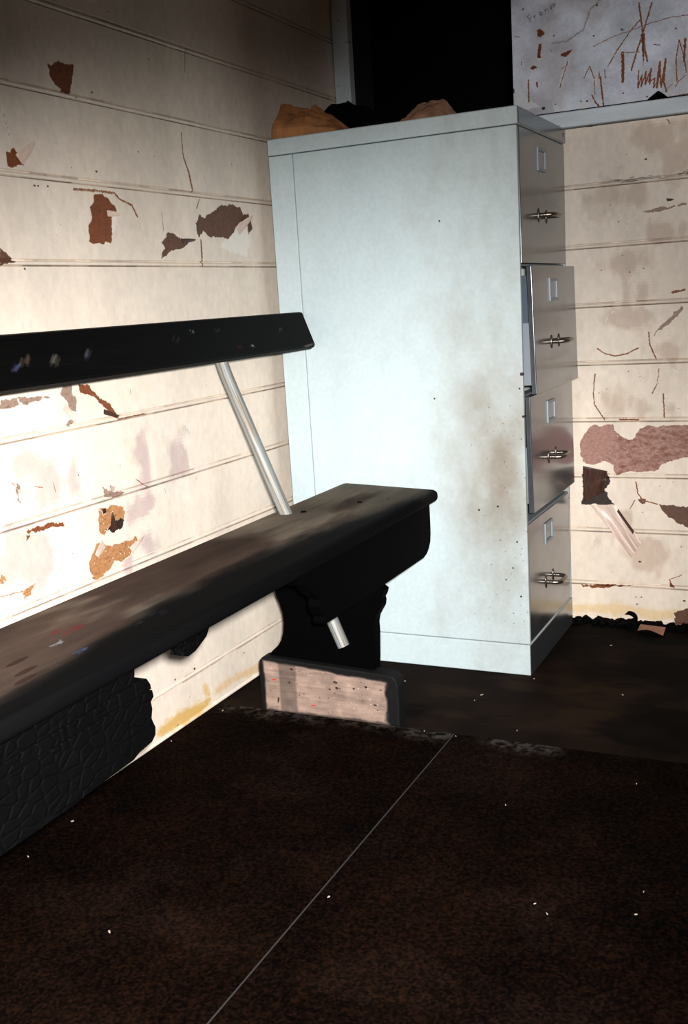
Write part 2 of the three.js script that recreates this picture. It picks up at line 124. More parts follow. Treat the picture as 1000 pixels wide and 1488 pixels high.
// paint film of a boarded wall: worn cream paint, peeled patches, cracks, spots and stains
function wallTextures(W, H, X, Y, seed, d) {
  const sx = W / X, sy = H / Y, R = rng(seed), to = (p) => [p[0] * sx, (Y - p[1]) * sy], mm = sx / 1000;
  const c = canvas(W, H), b = canvas(W, H);
  // where the smoky mauve smears lie, on a coarse grid; a noise breaks them up below
  const gw = Math.ceil(W / 8) + 1, grid = new Float32Array(gw * (Math.ceil(H / 8) + 1));
  for (let j = 0; j * 8 <= H; j++) for (let i = 0; i < gw; i++) { let m = 0; for (const [a, h, rx, ry] of d.smear) { const q = ((i * 8 / sx - a) / rx) ** 2 + ((Y - j * 8 / sy - h) / ry) ** 2; m = Math.max(m, Math.exp(-q * .55)); } grid[j * gw + i] = m; }
  const x = noiseFill(c, (i, j) => {
    const u = i / sx, v = j / sy;
    const sm = grid[(j >> 3) * gw + (i >> 3)], ms = sm > .03 ? sstep(.66, 1.0, sm * .62 + fbm(u * 24, v * 16, seed + 40, 4)) : 0;
    const n = fbm(u * 9, v * 3.2, seed, 4) - .5, f = fbm(u * 95, v * 60, seed + 5, 2) - .5, g = fbm(u * 3.1 + 4, v * 2.3, seed + 9, 3) - .5, s = hash(i, j, seed) - .5;
    const k = 1 + .13 * n + .07 * f + .10 * g + .05 * s;
    const w = .06 * g;
    return [clamp(230 * k * (1 - d.tone[0] * ms), 0, 255), clamp(214 * (k - w * .4) * (1 - d.tone[1] * ms), 0, 255), clamp(196 * (k - w) * (1 - d.tone[2] * ms), 0, 255)];
  });
  const y = b.getContext('2d'); y.fillStyle = 'rgb(190,190,190)'; y.fillRect(0, 0, W, H);
  // dirt caught in the joints between the boards
  for (let k = -1; k < 14; k++) for (const [off, w, al] of [[0.0102, 1.3, .6], [0.0005, 1.5, .75]]) {
    const yy = JOINT0 + k * PITCH + off; let u = 0;
    while (u < X) { const L = .01 + R() * .05; const o = fbm(u * 14, k * 3.3, seed + 2, 3); x.strokeStyle = rgb([104, 84, 70], al * sstep(.25, .7, o)); x.lineWidth = w * mm * (.7 + .7 * R()); const p = to([u, yy]), q = to([u + L, yy]); x.beginPath(); x.moveTo(p[0], p[1]); x.lineTo(q[0], q[1]); x.stroke(); u += L; }
  }
  for (const [pts, al] of d.ochre) { const P = pts.map(to); for (let k = 0; k < 7; k++) { x.fillStyle = rgb([206, 150, 56], al * .17); trace(x, ragged(P, R, 9 * mm, (3 + k * 5) * mm)); x.fill(); } }
  for (const pts of d.white) { const P = pts.map(to); for (let k = 0; k < 4; k++) { x.fillStyle = rgb([246, 240, 230], .2); trace(x, torn(ragged(P, R, 9 * mm, (3 + 3 * k) * mm), R, mm)); x.fill(); } }
  for (const pts of d.grey || []) { const P = pts.map(to); for (let k = 0; k < 70; k++) { const i = Math.floor(R() * (P.length - 1)), a = P[i], q = P[i + 1], t = R(), px = a[0] + (q[0] - a[0]) * t, py = a[1] + (q[1] - a[1]) * t + (R() - .5) * 8 * mm; x.strokeStyle = R() < .55 ? rgb([80, 70, 62], .6) : rgb([225, 220, 210], .6); x.lineWidth = (.6 + R() * 1.6) * mm; x.beginPath(); x.moveTo(px, py); x.lineTo(px + (8 + R() * 22) * mm, py - R() * 3 * mm); x.stroke(); } }
  for (const [pts, kind] of d.patch) {
    const P = torn(pts.map(to), R, mm), col = BROWN[kind];
    x.lineJoin = 'round';
    trace(x, P.map((p) => [p[0] + .8 * mm, p[1] + .9 * mm])); x.strokeStyle = rgb([240, 226, 208], .75); x.lineWidth = 2.2 * mm; x.stroke();
    trace(x, P); x.fillStyle = rgb(col); x.fill();
    x.save(); trace(x, P); x.clip();
    let x0 = 1e9, x1 = -1e9, y0 = 1e9, y1 = -1e9; for (const p of P) { x0 = Math.min(x0, p[0]); x1 = Math.max(x1, p[0]); y0 = Math.min(y0, p[1]); y1 = Math.max(y1, p[1]); }
    const A = (x1 - x0) * (y1 - y0) / (mm * mm);
    for (let k = 0; k < A / 13; k++) { const px = x0 + R() * (x1 - x0), py = y0 + R() * (y1 - y0), r = (1 + R() * 3.4) * mm, dk = R() < .5; x.fillStyle = dk ? rgb([col[0] * .6, col[1] * .58, col[2] * .58], .22) : rgb([col[0] * 1.16 + 8, col[1] * 1.16 + 8, col[2] * 1.16 + 8], .22); trace(x, ragged([[px - r, py], [px, py - r * .6], [px + r, py], [px, py + r * .6]], R, r, r * .5)); x.fill(); }
    if (kind === 5) { for (let k = 0; k < 260; k++) { const px = x0 + (.36 + R() * .64) * (x1 - x0), py = y0 + R() * (y1 - y0), r = (4 + R() * 9) * mm; x.fillStyle = rgb([104, 58, 40], .26); trace(x, ragged([[px - r, py], [px, py - r * .5], [px + r, py], [px, py + r * .5]], R, r, r * .7)); x.fill(); } }
    if (kind >= 3 && kind !== 4) for (let k = 0; k < (kind === 3 ? A / 200 : 12); k++) { x.fillStyle = rgb(R() < .6 ? [236, 226, 212] : [92, 58, 38], .8); x.beginPath(); x.arc(x0 + R() * (x1 - x0), y0 + R() * (y1 - y0), (.6 + R() * 1.2) * mm, 0, 7); x.fill(); }
    if (kind === 4) for (let k = 0; k < 5; k++) { x.strokeStyle = rgb([120, 108, 100], .4); x.lineWidth = 1.2 * mm; x.beginPath(); const px = x0 + R() * (x1 - x0), py = y0 + R() * (y1 - y0); x.moveTo(px, py); x.lineTo(px + (R() - .2) * 24 * mm, py + R() * 12 * mm); x.stroke(); }  // grey strokes paint a sheen into the colour of the dark patches
    x.restore();
    trace(y, P); y.fillStyle = 'rgb(95,95,95)'; y.fill();
  }
  for (const [pts, w, kind] of d.crack) {
    const P = pts.map(to), Q = []; for (let i = 0; i < P.length - 1; i++) { const n = Math.max(2, Math.round(Math.hypot(P[i + 1][0] - P[i][0], P[i + 1][1] - P[i][1]) / (3 * mm))); for (let k = 0; k < n; k++) Q.push([P[i][0] + (P[i + 1][0] - P[i][0]) * k / n + (R() - .5) * 1.6 * mm, P[i][1] + (P[i + 1][1] - P[i][1]) * k / n + (R() - .5) * 1.6 * mm]); } Q.push(P[P.length - 1]);
    for (let i = 0; i < Q.length - 1; i++) {
      x.lineCap = 'round';
      if (kind !== 2) { x.strokeStyle = rgb([238, 224, 206], .6); x.lineWidth = w * mm; x.beginPath(); x.moveTo(Q[i][0] + 1.2 * mm, Q[i][1] + .8 * mm); x.lineTo(Q[i + 1][0] + 1.2 * mm, Q[i + 1][1] + .8 * mm); x.stroke(); }
      x.strokeStyle = kind === 2 ? rgb([238, 226, 210], .8) : rgb(BROWN[kind === 3 ? 2 : 0]); x.lineWidth = w * mm * (.6 + .7 * R()); x.beginPath(); x.moveTo(Q[i][0], Q[i][1]); x.lineTo(Q[i + 1][0], Q[i + 1][1]); x.stroke();
      if (kind === 2 && R() < .3) { x.strokeStyle = rgb([120, 90, 72], .8); x.lineWidth = w * .5 * mm; x.stroke(); }
      y.strokeStyle = kind === 2 ? 'rgb(235,235,235)' : 'rgb(90,90,90)'; y.lineWidth = w * mm; y.beginPath(); y.moveTo(Q[i][0], Q[i][1]); y.lineTo(Q[i + 1][0], Q[i + 1][1]); y.stroke();
    }
  }
  for (const [a, v, r] of d.dot) { const p = to([a, v]), q = r * mm; x.fillStyle = rgb([58, 40, 32]); trace(x, ragged([[p[0] - q * 1.2, p[1]], [p[0], p[1] - q * .8], [p[0] + q * 1.2, p[1]], [p[0], p[1] + q * .8]], R, q, q * .4)); x.fill(); }
  for (let k = 0; k < d.specks; k++) { const p = to([R() * X, R() * Y]); x.fillStyle = rgb([96, 74, 60], .55); x.beginPath(); x.arc(p[0], p[1], (.3 + R() * .5) * mm, 0, 7); x.fill(); }
  return [ctex(c), ctex(b, false)];
}
const LX = 2.05, LY = 2.05, BX = 1.3, BY = 1.46;
const [leftMap, leftBump] = wallTextures(2048, 2048, LX, LY, 11, { tone: [.13, .165, .14], smear: LM, ochre: LO, white: LWh, patch: LP, crack: LK, dot: LD, specks: 120 });
const [backMap, backBump] = wallTextures(1456, 1636, BX, BY, 23, { tone: [.10, .13, .145], smear: BM, ochre: BO, white: [], grey: BG, patch: BP, crack: BK, dot: BD, specks: 420 });
const leftPaint = new THREE.MeshPhysicalMaterial({ map: leftMap, bumpMap: leftBump, bumpScale: 0.0012, roughness: 0.5, specularIntensity: .6 });
const backPaint = new THREE.MeshPhysicalMaterial({ map: backMap, bumpMap: backBump, bumpScale: 0.0012, roughness: 0.5, specularIntensity: .6 });
const plainPaint = new THREE.MeshStandardMaterial({ color: new THREE.Color(0xb9a48e), roughness: .7 });
const blackTimber = new THREE.MeshStandardMaterial({ color: new THREE.Color(0x0b0908), roughness: 1 });
const darkTimber = new THREE.MeshStandardMaterial({ color: new THREE.Color(0x2a211b), roughness: .9 });

// ---------------------------------------------------------------- the room
// a beaded tongue-and-groove board lying along +s from 0 to len, face outwards along d
const PROFILE = [[0.0004, -.02], [0.0004, -.006], [.0016, -.0012], [.003, .0006], [.005, .0012], [.007, .0006], [.0086, -.0012], [.0096, -.0042], [.0108, -.0042], [.0126, 0]];
function boardGeo(y0, y1, len, kind, proud, nseg = 24) {
  const h = y1 - y0, pr = [...PROFILE, [h - .0012, 0], [h - .0003, -.002], [h - .0003, -.02]], pos = [], uv = [], idx = [], n = pr.length;
  for (let j = 0; j <= nseg; j++) for (let i = 0; i < n; i++) {
    const s = len * j / nseg, y = y0 + pr[i][0], d = pr[i][1] + (i > 0 && i < n - 1 ? proud + .0008 * (fbm(s * 3, y0 * 7, 5, 2) - .5) : 0);
    if (kind === 'left') { pos.push(d, y, s); uv.push(s / LX, y / LY); } else { pos.push(s, y, d); uv.push(s / BX, y / BY); }
  }
  for (let j = 0; j < nseg; j++) for (let i = 0; i < n - 1; i++) { const a = j * n + i, b = a + 1, c = a + n, e = c + 1; if (kind === 'left') idx.push(a, b, c, b, e, c); else idx.push(a, c, b, b, c, e); }
  const g = new THREE.BufferGeometry(); g.setAttribute('position', new THREE.Float32BufferAttribute(pos, 3)); g.setAttribute('uv', new THREE.Float32BufferAttribute(uv, 2)); g.setIndex(idx);
  g.computeVertexNormals(); return toCreasedNormals(g, .7);
}
const RW = 2.6, RD = 4.1, RH = 2.7;
const wallLeft = struct(mesh('wall_left', box(-.12, -.02, 0, RH, -.12, RD), darkTimber), 'cream painted boarded wall behind the bench with peeling paint', 'wall');
const wallBack = struct(mesh('wall_back', merge([box(-.02, RW, 0, 1.36, -.12, -.02), box(-.02, .05, 1.36, RH, -.12, -.02), box(1.25, RW, 1.36, RH, -.12, -.02), box(.05, 1.25, 2.1, RH, -.12, -.02)]), darkTimber), 'cream painted boarded wall beside the cabinet with torn brown patches', 'wall');
{
  const R = rng(77);
  for (let k = -1; k < 17; k++) { const y0 = Math.max(0, JOINT0 + k * PITCH), y1 = Math.min(RH, JOINT0 + (k + 1) * PITCH); if (y1 - y0 < .03) continue; mesh('board', boardGeo(y0, y1, RD, 'left', (R() - .5) * .0012), leftPaint, wallLeft); }
  for (let k = -1; k < 8; k++) { const y0 = Math.max(0, JOINT0 + k * PITCH), y1 = JOINT0 + (k + 1) * PITCH; mesh('board', boardGeo(y0, y1, RW, 'back', (R() - .5) * .0012), backPaint, wallBack); }
}
struct(mesh('wall_right', box(RW, RW + .1, 0, RH, -.12, RD), plainPaint), 'plain painted wall closing the room on the right', 'wall');
struct(mesh('wall_front', box(-.12, RW + .1, 0, RH, RD, RD + .1), plainPaint), 'plain painted wall behind the photographer', 'wall');
struct(mesh('ceiling', box(-.12, RW + .1, RH, RH + .1, -.12, RD + .1), plainPaint), 'plain painted ceiling above the room', 'ceiling');
// the unlit burnt-out space beyond the opening
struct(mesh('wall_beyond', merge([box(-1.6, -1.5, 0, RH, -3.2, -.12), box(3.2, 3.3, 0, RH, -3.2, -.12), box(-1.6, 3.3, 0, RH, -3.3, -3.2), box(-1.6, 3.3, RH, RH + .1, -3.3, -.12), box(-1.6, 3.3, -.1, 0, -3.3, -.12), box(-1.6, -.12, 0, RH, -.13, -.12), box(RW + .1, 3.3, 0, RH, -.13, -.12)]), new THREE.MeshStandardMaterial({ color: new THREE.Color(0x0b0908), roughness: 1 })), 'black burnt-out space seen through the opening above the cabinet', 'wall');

// floor: dark scuffed boards at the back, thin brown hardboard sheets laid in front
const backFloorMap = (() => { const c = canvas(1024, 1024), R = rng(5); const x = noiseFill(c, (i, j) => { const n = fbm(i / 70, j / 120, 3, 5), f = hash(i, j, 9), s = sstep(.52, .75, fbm(i / 130 + 3, j / 60, 8, 4)), b = sstep(.5, .62, fbm(i / 190 + 8, j / 150 + 2, 21, 4)); const k = (.55 + .7 * n + .25 * (f - .5)) * (1 - .45 * b); return [62, 47, 38].map((q, a) => q * k * 1.5 + [30, 27, 24][a] * s); }); const soil = (pts, al) => { for (let k = 0; k < 6; k++) { x.fillStyle = rgb([10, 8, 7], al); trace(x, ragged(ragged(pts.map(([u, z]) => [u / 1.3 * 1024, (1 - z / 1.3) * 1024]), R, 30, 6 + 3 * k), R, 7, 4)); x.fill(); } }; soil([[.62, 0], [1.29, 0], [1.29, .19], [1.05, .13], [.9, .17], [.75, .12], [.62, .16]], .2); for (let k = 0; k < 260; k++) { x.strokeStyle = rgb([150, 140, 128], .05 + .12 * R()); x.lineWidth = .6 + R(); const a = R() * 1024, b = R() * 1024; x.beginPath(); x.moveTo(a, b); x.lineTo(a + (R() - .5) * 70, b + (R() - .5) * 24); x.stroke(); } for (let k = 0; k < 240; k++) { x.fillStyle = rgb([170, 158, 146], .5 * R()); x.beginPath(); x.arc(R() * 1024, R() * 1024, .5 + R() * .9, 0, 7); x.fill(); } return ctex(c); })();
const sheetMap = (seed, dustEdge) => { const W = 1024, H = 1024, c = canvas(W, H), R = rng(seed); const x = noiseFill(c, (i, j) => { const n = fbm(i / 90, j / 90, seed, 5), g = fbm(i / 3.2, j / 3.2, seed + 4, 2), f = hash(i, j, seed + 1), s = sstep(.5, .8, fbm(i / 120 + 9, j / 90, seed + 8, 4)); const k = .5 + .75 * n + .5 * (g - .5) + .3 * (f - .5); const m = (j / H) * 1.3, du = sstep(.06, 0, m - .05 * (fbm(i / 60, j / 40, seed + 12, 4) - .3)) * sstep(.2, .75, fbm(i / 9, j / 8, seed + 14, 4)) * sstep(.3, .62, fbm(i / 130 + 3, 2, seed + 3, 3)); return [62, 44, 35].map((q, a) => q * (.1 + k * .9 + 1.1 * (g - .5)) + [18, 18, 20][a] * s + [140, 160, 172][a] * du * dustEdge); }); for (let k = 0; k < 120; k++) { x.strokeStyle = rgb([120, 108, 100], .05 + .1 * R()); x.lineWidth = .6 + R() * .8; const a = R() * W, b = R() * H; x.beginPath(); x.moveTo(a, b); x.lineTo(a + (R() - .5) * 60, b + (R() - .5) * 30); x.stroke(); } for (let k = 0; k < 150; k++) { x.fillStyle = rgb([150, 138, 128], .5 * R()); x.beginPath(); x.arc(R() * W, R() * H, .4 + R() * .8, 0, 7); x.fill(); } const t = ctex(c); t.flipY = false; return t; };
const fineBump = (() => { const c = canvas(512, 512); noiseFill(c, (i, j) => { const v = 128 + 90 * (fbm(i / 5, j / 5, 4, 3) - .5) + 60 * (hash(i, j, 2) - .5); return [v, v, v]; }); const t = ctex(c, false); t.wrapS = t.wrapT = THREE.RepeatWrapping; return t; })();
const floorMat = new THREE.MeshPhysicalMaterial({ map: backFloorMap, color: new THREE.Color().setRGB(.076, .066, .056), roughness: .8, specularIntensity: .08, bumpMap: fineBump, bumpScale: .0006 });
const floor = struct(mesh('floor', planarUV(box(-.12, RW + .1, -.1, 0, -.12, RD), (x, y, z) => [x / 1.3, -z / 1.3]), floorMat), 'dark scuffed brown floor with hardboard sheets in front', 'floor');
const SH = .004, SZ = .862;
for (const [i, [x0, x1, z0, z1]] of [[.001, .5925, SZ, 2.08], [.5955, 1.81, SZ, 2.08], [.001, .5925, 2.083, 3.3], [.5955, 1.81, 2.083, 3.3], [1.813, RW - .002, SZ, 3.3]].entries()) {
  const m = new THREE.MeshPhysicalMaterial({ map: sheetMap(40 + i, z0 === SZ ? 1 : 0), color: new THREE.Color().setRGB(.078, .062, .052), roughness: .9, specularIntensity: .03, bumpMap: fineBump, bumpScale: .0008 });
  mesh('floor_sheet', planarUV(rbox(x0, x1, 0, SH, z0, z1, .0012, 1), (x, y, z) => [(x - x0) / 1.3, (z - z0) / 1.3]), m, floor);
}

mesh('joint_dust', planarUV(box(.5927, .5953, 0, SH - .0008, SZ, 3.3), (x, y, z) => [x, z * 2]), new THREE.MeshStandardMaterial({ color: new THREE.Color(0x1c1815), roughness: 1 }), floor).userData.label = 'pale dust caught in the joint between the sheets';
// opening above the cabinet: pale casing on its left, sill below
const trimMat = new THREE.MeshPhysicalMaterial({ map: (() => { const c = canvas(256, 1024), R = rng(8); const x = noiseFill(c, (i, j) => { const k = .88 + .2 * fbm(i / 40, j / 90, 6, 4) + .06 * (hash(i, j, 3) - .5); return [212 * k, 220 * k, 226 * k]; }); for (let k = 0; k < 40; k++) { x.fillStyle = rgb([60, 48, 42], .8); x.beginPath(); x.arc(R() * 256, R() * 1024, 1 + R() * 3, 0, 7); x.fill(); } return ctex(c); })(), roughness: .5 });
const window1 = struct(thing('window_1', 'dark opening above the cabinet', 'window'), 'dark window opening above the cabinet with pale casing and sill', 'window');
mesh('casing', planarUV(rbox(.004, .052, 1.3645, 2.14, -.02, .012, .003), (x, y, z) => [x * 3 + z, y]), trimMat, window1);
mesh('sill', planarUV(rbox(.0, 1.30, 1.3255, 1.364, -.1, .016, .004), (x, y, z) => [x * .8, y * 2 + z]), trimMat, window1);
mesh('jamb', box(.05, .064, 1.364, 2.1, -.12, -.0201), blackTimber, window1);
mesh('head', box(.064, 1.25, 2.08, 2.1, -.12, -.0201), blackTimber, window1);

// scratched sheet metal nailed over the right part of the opening
{
  const x0 = .516, x1 = 1.28, y0 = 1.3655, y1 = 2.12, W = 1600, H = Math.round(1600 * (y1 - y0) / (x1 - x0)), s = W / (x1 - x0), mm = s / 1000, R = rng(3), to = (p) => [(p[0] - x0) * s, (y1 - p[1]) * s];
  const c = canvas(W, H), x = noiseFill(c, (i, j) => { const n = fbm(i / 150, j / 110, 2, 4) - .5, f = fbm(i / 12, j / 12, 4, 3) - .5, st = sstep(.55, .72, fbm(i / 230 + 5, j / 260, 6, 4)); const k = .93 + .3 * n + .1 * f + .05 * (hash(i, j, 1) - .5); return [(226 - 16 * st) * k, (230 - 22 * st) * k, (243 - 28 * st) * k]; });
  const rust = [128, 66, 34], line = (P, w, col, jit) => { x.lineCap = 'round'; for (let i = 0; i < P.length - 1; i++) { const n = Math.max(2, Math.round(Math.hypot(P[i + 1][0] - P[i][0], P[i + 1][1] - P[i][1]) / (2.4 * mm))); let o = P[i]; for (let k = 1; k <= n; k++) { const q = [P[i][0] + (P[i + 1][0] - P[i][0]) * k / n + (R() - .5) * jit * mm, P[i][1] + (P[i + 1][1] - P[i][1]) * k / n + (R() - .5) * jit * mm]; x.strokeStyle = col(); x.lineWidth = w * mm * (.55 + .8 * R()); x.beginPath(); x.moveTo(o[0], o[1]); x.lineTo(q[0], q[1]); x.stroke(); o = q; } } };
  for (const p of PW) for (let k = 0; k < 4; k++) { x.fillStyle = rgb([226, 226, 226], .3); trace(x, ragged(p.map(to), R, 3 * mm, 6 * mm)); x.fill(); }
  // a raised wrinkle in the old paint
  line([[.62, 1.535], [.66, 1.535], [.70, 1.555], [.72, 1.60], [.76, 1.63], [.80, 1.64]].map(to), 4, () => rgb([140, 130, 126], .35), 3);
  for (const [p, w] of PS) { line(p.map(to).map((q) => [q[0] - mm, q[1] + mm]), w * 1.1, () => rgb([222, 222, 222], .45), 2); line(p.map(to), w, () => rgb([rust[0] + (R() - .5) * 30, rust[1] + (R() - .5) * 20, rust[2]], .92), 1.6); }
  for (const p of PP) { trace(x, ragged(p.map(to), R, 3 * mm, 2.5 * mm)); x.fillStyle = rgb([110, 58, 34]); x.fill(); x.strokeStyle = rgb([224, 222, 218], .5); x.lineWidth = 1.2 * mm; x.stroke(); }
  for (const p of PF) line(p.map(to), 1.3, () => rgb([62, 50, 46], .8), .6);
  for (const [a, v, r] of PD) { const p = to([a, v]); x.fillStyle = rgb([48, 34, 30]); x.beginPath(); x.ellipse(p[0], p[1], r * mm * 1.1, r * mm * .9, 0, 0, 7); x.fill(); }
  line(PE.map(to), 3, () => rgb([92, 48, 28], .4 + .6 * R()), 2.4);
  for (let k = 0; k < 90; k++) { x.fillStyle = rgb([110, 70, 50], .7); x.beginPath(); x.arc(R() * W, R() * H, (.3 + R() * .6) * mm, 0, 7); x.fill(); }
  const low = PN.map((p) => [p[0], Math.max(p[1], y0 + .001)]);
  const pts = [[x0, y1], [x0, y0 + .002], ...low.map(([a, b], i) => [a, i === 0 || i === low.length - 1 ? y0 + .002 : b]), [x1, y0 + .002], [x1, y1]];
  const g = planarUV(extrude(pts, .002, .0004).translate(0, 0, .003), (a, b) => [(a - x0) / (x1 - x0), (b - y0) / (y1 - y0)]);
  tag(mesh('metal_sheet', g, new THREE.MeshPhysicalMaterial({ map: ctex(c), roughness: .48, specularIntensity: .6 })), 'pale grey metal sheet scratched with rusty graffiti above the sill', 'metal sheet');
}

// curled tongues of paint hanging off the walls
const flapPale = new THREE.MeshPhysicalMaterial({ map: (() => { const c = canvas(256, 256); noiseFill(c, (i, j) => { const k = .78 + .4 * fbm(i / 7, j / 60, 3, 4); return [214 * k, 188 * k, 172 * k]; }); return ctex(c); })(), roughness: .35 });
const flapDark = new THREE.MeshPhysicalMaterial({ map: (() => { const c = canvas(128, 128); noiseFill(c, (i, j) => { const k = .6 + .7 * fbm(i / 9, j / 40, 8, 4); return [70 * k, 46 * k, 36 * k]; }); return ctex(c); })(), roughness: .3 });
{
  const lerp = (a, b, t) => a + (b - a) * t;
  mesh('paint_flake', sheet((a, b) => { const x = lerp(lerp(.700, .765, a), lerp(.818, .842, a), b), y = lerp(lerp(.332, .333, a), lerp(.198, .236, a), b); return V(x, y, .002 + .03 * Math.pow(b, 1.4) * (1 - .35 * a) + .007 * Math.sin(a * 9 + b * 3) * b); }, 14, 18, .0007), flapPale, wallBack);
  mesh('paint_flake', sheet((a, b) => { const x = lerp(lerp(.682, .750, a), lerp(.682, .742, a), b), y = lerp(lerp(.440, .428, a), lerp(.340, .372, a), b); return V(x, y, .0012 + .014 * Math.pow(a, 1.5) * (.4 + .6 * b) + .003 * Math.sin(b * 7 + a * 2) * a); }, 10, 10, .0007), flapDark, wallBack);
  mesh('paint_flake', sheet((a, b) => V(lerp(.775, .822, b) + a * .004, lerp(.316, .262, b) + a * .009, .028 * b + .009 + .006 * a), 4, 8, .0007), flapDark, wallBack);
  // left wall
  const L = (z, y) => [z, y];
  for (const [z0, y0, z1, y1, w, out, m] of FLAPS) mesh('paint_flake', sheet((a, b) => { const dz = z1 - z0, dy = y1 - y0, l = Math.hypot(dz, dy), n = [-dy / l, dz / l], t = (a - .5) * w * (1 - .65 * b * b); return V(.0012 + out * Math.pow(b, 1.3) * (1 - .5 * a) + .001 * a, y0 + dy * b + n[1] * t, z0 + dz * b + n[0] * t); }, 6, 8, .0006), m ? flapDark : flapPale, wallLeft);
}

// ---------------------------------------------------------------- filing cabinet: back to the left wall, drawers facing right
const CX0 = .029, CX1 = .655, CZ0 = .042, CZ1 = .4747, CH = 1.32;
const cabinet = thing('filing_cabinet', 'tall pale blue-grey steel filing cabinet with two drawers ajar', 'filing cabinet');
const cabMap = (() => {
  const W = 980, H = 2048, c = canvas(W, H), R = rng(19), m = H / CH / 1000, to = (x, y) => [(x - CX0) / (CX1 - CX0) * W, (1 - y / CH) * H];
  const x = noiseFill(c, (i, j) => {
    const u = CX0 + i / W * (CX1 - CX0), v = (1 - j / H) * CH, n = fbm(u * 16, v * 9, 3, 4) - .5, g = fbm(u * 140, v * 140, 5, 2) - .5;
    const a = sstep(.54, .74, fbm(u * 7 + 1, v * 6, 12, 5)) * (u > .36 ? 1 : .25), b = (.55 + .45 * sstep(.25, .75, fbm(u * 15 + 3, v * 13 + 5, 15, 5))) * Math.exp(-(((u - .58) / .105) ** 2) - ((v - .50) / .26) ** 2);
    const k = 1 + .05 * n + .05 * g + .035 * (hash(i, j, 4) - .5), w = .05 * a + .6 * b + .15 * sstep(.34, .62, u + .5 * n) * (.5 + .5 * sstep(.2, .8, fbm(u * 40, v * 22, 44, 4)));  // last term: beige tint growing toward the drawer edge, broken by noise
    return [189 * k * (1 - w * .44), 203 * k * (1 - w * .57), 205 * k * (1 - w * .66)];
  });
  for (let k = 0; k < 150; k++) { const u = .655 - Math.abs(R() + R() + R() - 1.5) * .14, v = .12 + R() * .55, p = to(u, v); x.fillStyle = rgb([96, 66, 52], .4 + .5 * R()); x.beginPath(); x.arc(p[0], p[1], (.4 + R() * R() * 1.6) * m, 0, 7); x.fill(); }
  for (const [u, v, r] of [[.652, .733, 4], [.436, .68, 2], [.467, 1.09, 2], [.653, .635, 3], [.538, .41, 2.4], [.585, .42, 2.6], [.63, .335, 2.2], [.646, .70, 2], [.618, .27, 2], [.636, .2, 2.4], [.6, .24, 1.8]]) { const p = to(u, v); x.fillStyle = rgb([50, 34, 28]); x.beginPath(); x.arc(p[0], p[1], r * m, 0, 7); x.fill(); }
  return ctex(c);
})();
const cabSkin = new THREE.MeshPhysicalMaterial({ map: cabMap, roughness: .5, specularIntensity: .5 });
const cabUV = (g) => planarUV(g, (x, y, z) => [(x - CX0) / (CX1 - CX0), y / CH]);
const frontMap = (() => { const c = canvas(512, 512), R = rng(4); const x = noiseFill(c, (i, j) => { const k = .9 + .22 * fbm(i / 120, j / 60, 6, 4) + .05 * (hash(i, j, 8) - .5); return [104 * k, 108 * k, 112 * k]; }); for (let k = 0; k < 60; k++) { x.strokeStyle = rgb([60, 54, 50], .25); x.lineWidth = .8; const a = R() * 512, b = R() * 512; x.beginPath(); x.moveTo(a, b); x.lineTo(a + (R() - .5) * 40, b + (R() - .5) * 12); x.stroke(); } return ctex(c); })();
const frontRough = (() => { const c = canvas(256, 256); noiseFill(c, (i, j) => { const v = 205 + 90 * (fbm(i / 30, j / 16, 9, 4) - .5); return [v, v, v]; }); return ctex(c, false); })();
const frontWave = (() => { const c = canvas(256, 256); noiseFill(c, (i, j) => { const v = 128 + 150 * (fbm(i / 70, j / 44, 12, 2) - .5); return [v, v, v]; }); return ctex(c, false); })();
const frontSkin = new THREE.MeshPhysicalMaterial({ map: frontMap, roughness: .27, roughnessMap: frontRough, bumpMap: frontWave, bumpScale: .0016, metalness: .75, clearcoat: .25, clearcoatRoughness: .15 });
const innerSteel = new THREE.MeshStandardMaterial({ color: new THREE.Color(0x7c848a), roughness: .5, metalness: .2 });
const chrome = new THREE.MeshPhysicalMaterial({ color: new THREE.Color(0x7a7067), metalness: .9, roughness: .3 });
const dullChrome = new THREE.MeshPhysicalMaterial({ color: new THREE.Color(0x98a0a6), metalness: .5, roughness: .55 });
const fUV = (g) => planarUV(g, (x, y, z) => [z * 2 + x * 2, y * 2]);
mesh('side_panel', cabUV(rbox(.0965, CX1, .0795, 1.2795, CZ1 - .012, CZ1, .0025)), cabSkin, cabinet).userData.label = 'near side panel with soot smudges, rust spots and a beige tint toward the drawers';
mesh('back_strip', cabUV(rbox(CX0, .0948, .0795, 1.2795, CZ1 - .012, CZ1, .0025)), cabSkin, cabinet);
mesh('seam_plate', box(.08, .112, .07, 1.29, CZ1 - .016, CZ1 - .0125), innerSteel, cabinet);
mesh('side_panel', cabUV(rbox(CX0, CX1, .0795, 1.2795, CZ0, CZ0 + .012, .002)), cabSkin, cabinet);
mesh('back_panel', box(CX0, CX0 + .008, .08, 1.279, CZ0 + .012, CZ1 - .0165), innerSteel, cabinet);
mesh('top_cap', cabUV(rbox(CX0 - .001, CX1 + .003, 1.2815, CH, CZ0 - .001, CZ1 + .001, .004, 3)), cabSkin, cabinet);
mesh('top_edge', fUV(rbox(CX1 + .0025, CX1 + .005, 1.283, CH - .004, CZ0 + .002, CZ1 - .002, .001)), frontSkin, cabinet);
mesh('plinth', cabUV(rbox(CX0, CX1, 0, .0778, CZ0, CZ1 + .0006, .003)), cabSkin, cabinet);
mesh('plinth_face', fUV(rbox(CX1 - .0005, CX1 + .0015, .001, .0772, CZ0 + .001, CZ1 - .0005, .0008)), frontSkin, cabinet);
